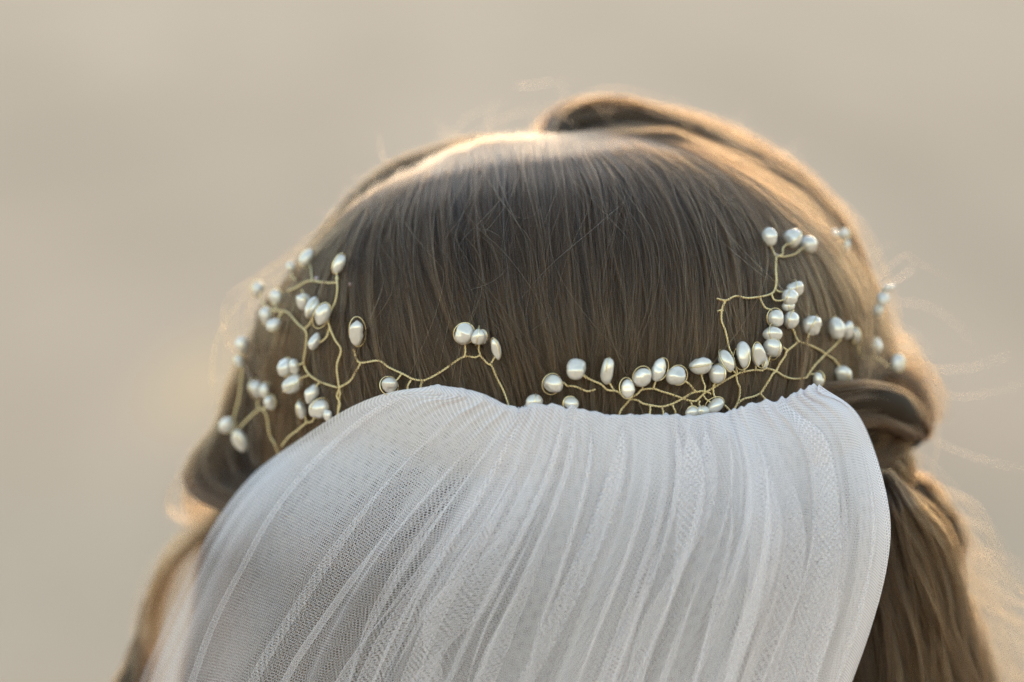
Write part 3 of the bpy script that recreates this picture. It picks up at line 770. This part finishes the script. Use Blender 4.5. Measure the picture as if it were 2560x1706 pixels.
# pearls: px, py, width, length, tilt
for a in [
    (765, 647, 29, 42, 18, dict(stem=[(776, 672), (780, 690), (782, 703)])), (727, 669, 21, 24, 0, dict(stem=[(729, 688), (740, 700)])),
    (847, 660, 29, 50, 24, dict(stem=[(843, 683), (844, 700)])), (646, 723, 31, 38, 10, dict(stem=[(652, 745), (656, 756)])),
    (689, 744, 29, 37, 5, dict(stem=[(690, 762), (693, 775)])), (759, 752, 34, 48, -12, dict(stem=[(772, 775), (778, 790)])),
    (780, 771, 29, 50, 22, {}), (805, 790, 36, 62, 24, dict(off=.0095)), (786, 853, 27, 46, 25, {}),
    (666, 793, 27, 36, 10, {}), (688, 813, 29, 38, 50, dict(stem=[(697, 797), (703, 780)])),
    (602, 867, 32, 38, 0, {}), (597, 905, 24, 28, 0, {}), (891, 831, 38, 66, -4, dict(lobes=2)),
    (714, 919, 40, 44, 15, {}), (736, 917, 30, 36, -10, dict(stem=[(750, 912), (761, 909)])),
    (732, 963, 40, 58, 58, dict(stem=[(755, 946), (774, 936)])), (639, 971, 36, 46, -6, dict(stem=[(645, 1000), (648, 1020)])),
    (662, 976, 26, 34, 15, {}), (678, 1006, 33, 34, 0, dict(stem=[(664, 1020), (652, 1024)])),
    (779, 983, 36, 50, 22, dict(stem=[(792, 965), (800, 955)])), (753, 1024, 28, 44, -5, dict(stem=[(764, 1045), (768, 1058)])),
    (797, 1020, 46, 50, 35, dict(stem=[(786, 1042), (781, 1054)])), (822, 1038, 26, 30, 0, {}),
    (567, 1063, 30, 36, 40, {}), (599, 1100, 35, 60, -28, {}),
    (1160, 834, 48, 50, 30, dict(stem=[(1163, 860), (1163, 876), (1160, 894)])), (1196, 841, 36, 44, 10, dict(stem=[(1200, 862), (1199, 876), (1200, 888)])),
    (1209, 843, 24, 34, -10, dict(off=.005)), (1241, 873, 22, 50, -14, dict(stem=[(1238, 893), (1230, 908)])),
    (976, 966, 46, 42, 0, dict(stem=[(994, 950), (1003, 935)])),
    (1380, 961, 50, 48, 30, dict(loop=20, stem=[(1404, 955), (1418, 966)])), (1440, 923, 48, 43, -10, dict(stem=[(1456, 937), (1466, 946)])),
    (1520, 923, 37, 52, 3, dict(loop=75, stem=[(1521, 950), (1527, 963), (1536, 979)])), (1570, 972, 34, 46, -6, dict(loop=15, stem=[(1574, 990), (1575, 997)])),
    (1606, 943, 40, 48, 28, dict(loop=10, stem=[(1606, 965), (1607, 973)])), (1649, 924, 34, 51, 20, dict(loop=10, stem=[(1641, 950), (1637, 960), (1634, 971)])),
    (1693, 939, 45, 44, 0, dict(loop=20, stem=[(1708, 952), (1722, 960)])), (1335, 1007, 40, 38, 0, {}), (1428, 1010, 34, 32, 0, dict(loop=10)),
    (1751, 912, 46, 54, 80, dict(loop=95, stem=[(1753, 936), (1756, 955), (1760, 966), (1758, 980)])), (1793, 936, 46, 44, 0, dict(loop=150, stem=[(1786, 960), (1786, 968)])),
    (1816, 903, 33, 54, -26, dict(loop=60, stem=[(1828, 924), (1841, 936)])), (1854, 895, 40, 56, -6, dict(loop=160, stem=[(1858, 920), (1860, 929)])),
    (1896, 890, 34, 58, -12, dict(loop=50, stem=[(1889, 915), (1889, 926)])), (1912, 905, 20, 34, 0, dict(off=.006)),
    (1933, 873, 42, 49, 14, dict(loop=140, stem=[(1921, 898), (1917, 912), (1914, 922)])), (1930, 833, 47, 40, 0, dict(loop=65)),
    (1731, 1030, 28, 26, 0, {}), (1755, 1029, 30, 26, 0, {}), (1787, 1014, 32, 44, 60, dict(loop=20, stem=[(1768, 1000), (1756, 992)])),
    (2047, 948, 30, 36, 0, dict(stem=[(2038, 938), (2026, 937)])),
    (1924, 595, 38, 46, -18, dict(stem=[(1931, 622), (1940, 638)])), (1978, 600, 40, 56, 52, dict(stem=[(1958, 620), (1957, 636), (1944, 642)])),
    (2021, 611, 40, 40, 0, dict(stem=[(1998, 628), (1981, 638), (1960, 644), (1944, 641)])),
    (2089, 585, 22, 24, 0, {}), (2112, 587, 24, 26, 0, {}), (2116, 617, 20, 30, 10, {}),
    (2218, 722, 16, 32, 75, {}), (2204, 750, 30, 44, 30, {}), (2195, 776, 24, 30, 20, {}),
    (1988, 722, 44, 38, 0, dict(loop=90, stem=[(1965, 730), (1948, 731), (1938, 724)])), (1974, 744, 44, 40, 20, dict(off=.0095, loop=80, stem=[(1953, 752), (1936, 750), (1930, 735)])),
    (1973, 766, 36, 28, 0, {}), (1941, 796, 42, 42, 0, dict(loop=30)), (1979, 801, 38, 42, 20, dict(loop=60)),
    (2031, 814, 47, 47, 30, dict(loop=100, stem=[(2021, 838), (2018, 850), (2018, 860)])),
    (2091, 821, 33, 50, -10, dict(loop=40, stem=[(2098, 843), (2100, 853)])), (2115, 827, 33, 48, -8, dict(off=.009)), (2140, 839, 28, 42, -12, dict(stem=[(2134, 858), (2143, 864)])),
    (2189, 866, 34, 38, 0, dict(stem=[(2184, 885), (2180, 895)])), (2245, 908, 34, 40, 5, dict(stem=[(2232, 920), (2222, 917)])),
    (2108, 938, 45, 40, 0, dict(off=.0075, stem=[(2104, 922), (2100, 917)])),
]: pearl(*a[:5], **a[5])
for px, py in ((1941, 640), (792, 697), (876, 712)):
    yb = float(vineY(px, py, 0.005)); v, f = [], []
    bm = bmesh.new(); bmesh.ops.create_icosphere(bm, subdivisions=2, radius=7 * S)
    for q in bm.verts: q.co = Vector((q.co.x, q.co.y * 0.8, q.co.z * 0.9))
    m = bpy.data.meshes.new('bead'); bm.to_mesh(m); bm.free(); m.materials.append(M_BEAD)
    o = bpy.data.objects.new('bead', m); C.objects.link(o); o.location = tuple(P(px, py, yb)); under_vine(o)
    o['label'] = 'tiny lilac glass bead'

# ------------------------------------------------------------------ the veil
RIBS = [
    [(1075, 962), (960, 985), (860, 1027), (750, 1098), (640, 1180), (560, 1275), (500, 1375), (440, 1500), (390, 1610), (350, 1706), (290, 1900)],
    [(1120, 966), (1010, 1005), (900, 1080), (800, 1170), (700, 1290), (620, 1420), (540, 1560), (480, 1706), (410, 1900)],
    [(1200, 982), (1130, 1040), (1020, 1130), (920, 1240), (830, 1360), (740, 1500), (650, 1640), (610, 1720), (540, 1900)],
    [(1283, 1017), (1220, 1100), (1130, 1220), (1040, 1340), (950, 1470), (870, 1600), (820, 1706), (740, 1900)],
    [(1340, 1010), (1300, 1130), (1230, 1270), (1150, 1400), (1070, 1540), (1000, 1706), (920, 1900)],
    [(1420, 1018), (1400, 1150), (1350, 1290), (1290, 1430), (1220, 1580), (1170, 1706), (1090, 1900)],
    [(1520, 1034), (1510, 1170), (1475, 1310), (1425, 1450), (1370, 1590), (1330, 1706), (1250, 1900)],
    [(1620, 1038), (1620, 1170), (1595, 1310), (1550, 1450), (1500, 1590), (1460, 1706), (1390, 1900)],
    [(1720, 1036), (1735, 1170), (1720, 1310), (1680, 1450), (1630, 1590), (1590, 1706), (1530, 1900)],
    [(1820, 1030), (1855, 1170), (1850, 1310), (1815, 1450), (1770, 1590), (1730, 1706), (1670, 1900)],
    [(1885, 1010), (1950, 1150), (1960, 1300), (1935, 1450), (1890, 1590), (1850, 1706), (1790, 1900)],
    [(1970, 992), (2050, 1110), (2075, 1270), (2060, 1440), (2010, 1590), (1970, 1706), (1910, 1900)],
    [(2025, 966), (2120, 1050), (2165, 1200), (2175, 1340), (2145, 1500), (2080, 1706), (2010, 1900)],
    [(2055, 966), (2140, 1030), (2190, 1140), (2217, 1260), (2220, 1350), (2205, 1460), (2170, 1590), (2130, 1706), (2060, 1900)],
]
def veil_layer(name, seed, back, inset_l, inset_r, top_drop, npleat, parent, amp=1.0, mat=None):
    g = np.random.default_rng(seed)
    NU, NV, NR = 620, 150, 10
    ribs = np.stack([catmull(r, NV) for r in RIBS])
    n = len(RIBS)
    u = np.linspace(0, 1, NU)
    q = across(ribs, u * (n - 1))                            # (NU, NV, 2)
    v = np.linspace(0, 1, NV)
    # set the edges in from the outline
    ramp_v = np.clip(v / 0.25, 0, 1)
    q[..., 0] += (inset_l * np.clip(1 - u / 0.35, 0, 1)[:, None] - inset_r * np.clip((u - 0.7) / 0.3, 0, 1)[:, None]) * ramp_v
    q[..., 1] += top_drop * np.clip(1 - v / 0.3, 0, 1)[None]
    t = u * 2 - 1
    edge = 1 - np.sqrt(1 - np.clip(np.abs(t), 0, 1) ** np.where(t < 0, 1.9, 3.2))
    wrap = np.where(t < 0, 0.080, 0.045)
    y = -0.0085 - 0.016 * np.sin(np.clip(v / 0.55, 0, 1) * np.pi / 2)[None] + (edge * wrap)[:, None] * (0.25 + 0.75 * np.clip(v / 0.2, 0, 1))[None]
    # pleats: each drawn sideways far enough to fold over itself
    pu = np.sort(np.concatenate([g.uniform(0.02, 0.30, npleat // 12), g.uniform(0.22, 0.99, npleat - npleat // 12)]))
    dx = np.zeros((NU, NV)); dy = np.zeros((NU, NV))
    for p0 in pu:
        w0 = g.uniform(0.0025, 0.0075) * (1.6 if p0 < 0.25 else 1)
        w = w0 * (0.9 + 0.5 * v)
        A = amp * (w0 * 1750 + 0.5 * g.choice([g.uniform(2, 20), g.uniform(16, 70)]))
        if g.random() < 0.3: A = -g.uniform(0.45, 1.0) * w0 * 1750      # cloth drawn apart
        life = np.clip(v / 0.10, 0, 1) * np.clip((v - g.uniform(-0.4, 0.3)) / 0.4, 0, 1) * np.clip((g.uniform(0.95, 2.6) - v) / 0.5, 0, 1)
        drift = g.normal(0, 0.024) * v + g.normal(0, 0.003) * np.sin(v * g.uniform(3, 7))
        x = (u[:, None] - p0 - drift[None]) / w[None]
        e = np.exp(-x ** 2 / 2)
        dx += -A * life[None] * x * e * 1.65
        dy += g.choice([-1, 1]) * 0.00028 * life[None] * x * np.exp(-x ** 2 / 5)
    for k in range(7):       # slow swells of the cloth
        p0, w0 = g.uniform(0.1, 1.0), g.uniform(0.03, 0.08)
        dy += g.normal(0, 0.0022) * np.clip(v / 0.3, 0, 1)[None] * np.exp(-((u[:, None] - p0 - g.normal(0, 0.04) * v[None]) / w0) ** 2)
    fade = (np.clip(u / 0.05, 0, 1) * np.clip((1 - u) / 0.04, 0, 1))[:, None]
    q[..., 0] += dx * fade; y = y + dy * fade
    # ruffle of the gathered edge
    kn = np.interp(u, np.linspace(0, 1, 90), g.normal(0, 1, 90))
    q[..., 1] += (kn * (1 + 3 * np.clip((u - 0.18) / 0.08, 0, 1) * np.clip((1 - u) / 0.05, 0, 1)))[:, None] * np.exp(-(v / 0.035) ** 2)[None]
    y = y + (np.interp(u, np.linspace(0, 1, 120), g.normal(0, 1, 120)) * 0.0012)[:, None] * np.exp(-(v / 0.12) ** 2)[None]
    y = y + back
    lim = headY(q[..., 0], q[..., 1]) - 0.0095 + back * 0.4
    y = lim - 0.005 * np.logaddexp(0, np.clip((lim - y) / 0.005, -40, 40))     # stay clear of the hair, without a crease
    front = P(q[..., 0], q[..., 1], y)
    rr = ((0.0014 + 0.0012 * np.clip((0.25 - u) / 0.15, 0, 1)) * np.clip(u / 0.04, 0.1, 1) * np.clip((1 - u) / 0.03, 0.1, 1))[:, None]
    front[..., 2] -= rr * np.exp(-(v / 0.05) ** 2)[None]
    # the top edge rolls over and back down behind
    roll = []
    for i in range(NR):
        a = math.pi * 1.15 * (1 - i / NR)
        o = front[:, 0].copy()
        o[:, 1] += rr[:, 0] * (1 - math.cos(a)); o[:, 2] += rr[:, 0] * math.sin(a) - rr[:, 0] * 0.0
        roll.append(o)
    roll0 = roll[0].copy(); roll0[:, 2] -= 0.004
    rows = np.stack([roll0] + roll, 1)
    V = np.concatenate([rows, front], 1)                     # (NU, NR+1+NV, 3)
    NT = V.shape[1]
    o = mesh_obj(name, V.reshape(-1, 3), grid_faces(NU, NT), mat or M_TULLE, parent)
    # uv in metres of cloth: 1.9 m of tulle gathered into the edge
    lv = np.r_[0, np.cumsum(np.linalg.norm(np.diff(V.mean(0), axis=0), axis=1))]
    Wd = 0.34
    ang = g.uniform(-0.25, 0.25)
    U0, V0 = np.meshgrid(u * Wd, lv, indexing='ij')
    UV = np.stack([U0 * math.cos(ang) - V0 * math.sin(ang) + 1.0, U0 * math.sin(ang) + V0 * math.cos(ang) + 1.0], -1).reshape(-1, 2)
    m = o.data
    uvl = m.uv_layers.new(name='UVMap')
    li = np.empty(len(m.loops), np.int32); m.loops.foreach_get('vertex_index', li)
    uvl.data.foreach_set('uv', UV[li].astype(np.float32).ravel())
    # how tightly the threads are drawn together
    smooth = P(across(ribs, u * (n - 1))[..., 0], across(ribs, u * (n - 1))[..., 1], 0)
    wloc = np.linalg.norm(np.gradient(smooth, axis=0), axis=-1) * (NU - 1)
    act = np.linalg.norm(np.gradient(front[..., [0, 2]], axis=0), axis=-1) * (NU - 1)
    dens = np.clip(wloc / np.maximum(act, 0.01), 0.72, 1.25)
    dens = 1 + (dens - 1) * fade
    den = dens * np.clip(Wd * 0.72 / np.maximum(wloc, 0.02), 0.8, 5.0)
    den = den * (1 + 2.0 * np.exp(-(v / 0.18) ** 2))[None]
    den = den * (1 - 0.86 * np.clip(1 - u / 0.52, 0, 1)[:, None] ** 0.7 * np.clip((v - 0.28) / 0.3, 0, 1)[None])
    den = np.concatenate([np.repeat(den[:, :1], NT - NV, 1), den], 1)
    at = m.attributes.new('gathering', 'FLOAT', 'POINT')
    at.data.foreach_set('value', den.astype(np.float32).ravel())
    return o
veil = bpy.data.objects.new('veil', None); C.objects.link(veil)
tag(veil, 'sheer white tulle veil gathered across the back of the head in soft folds', 'veil')
veil_layer('outer_layer', 11, 0.0, 0, 0, 0, 30, veil)
veil_layer('under_layer', 23, 0.004, 26, 8, 3, 24, veil, 0.9, M_TULLE_FINE)
veil_layer('under_layer', 37, 0.008, 60, 14, 6, 16, veil, 1.2, M_TULLE_FINE)
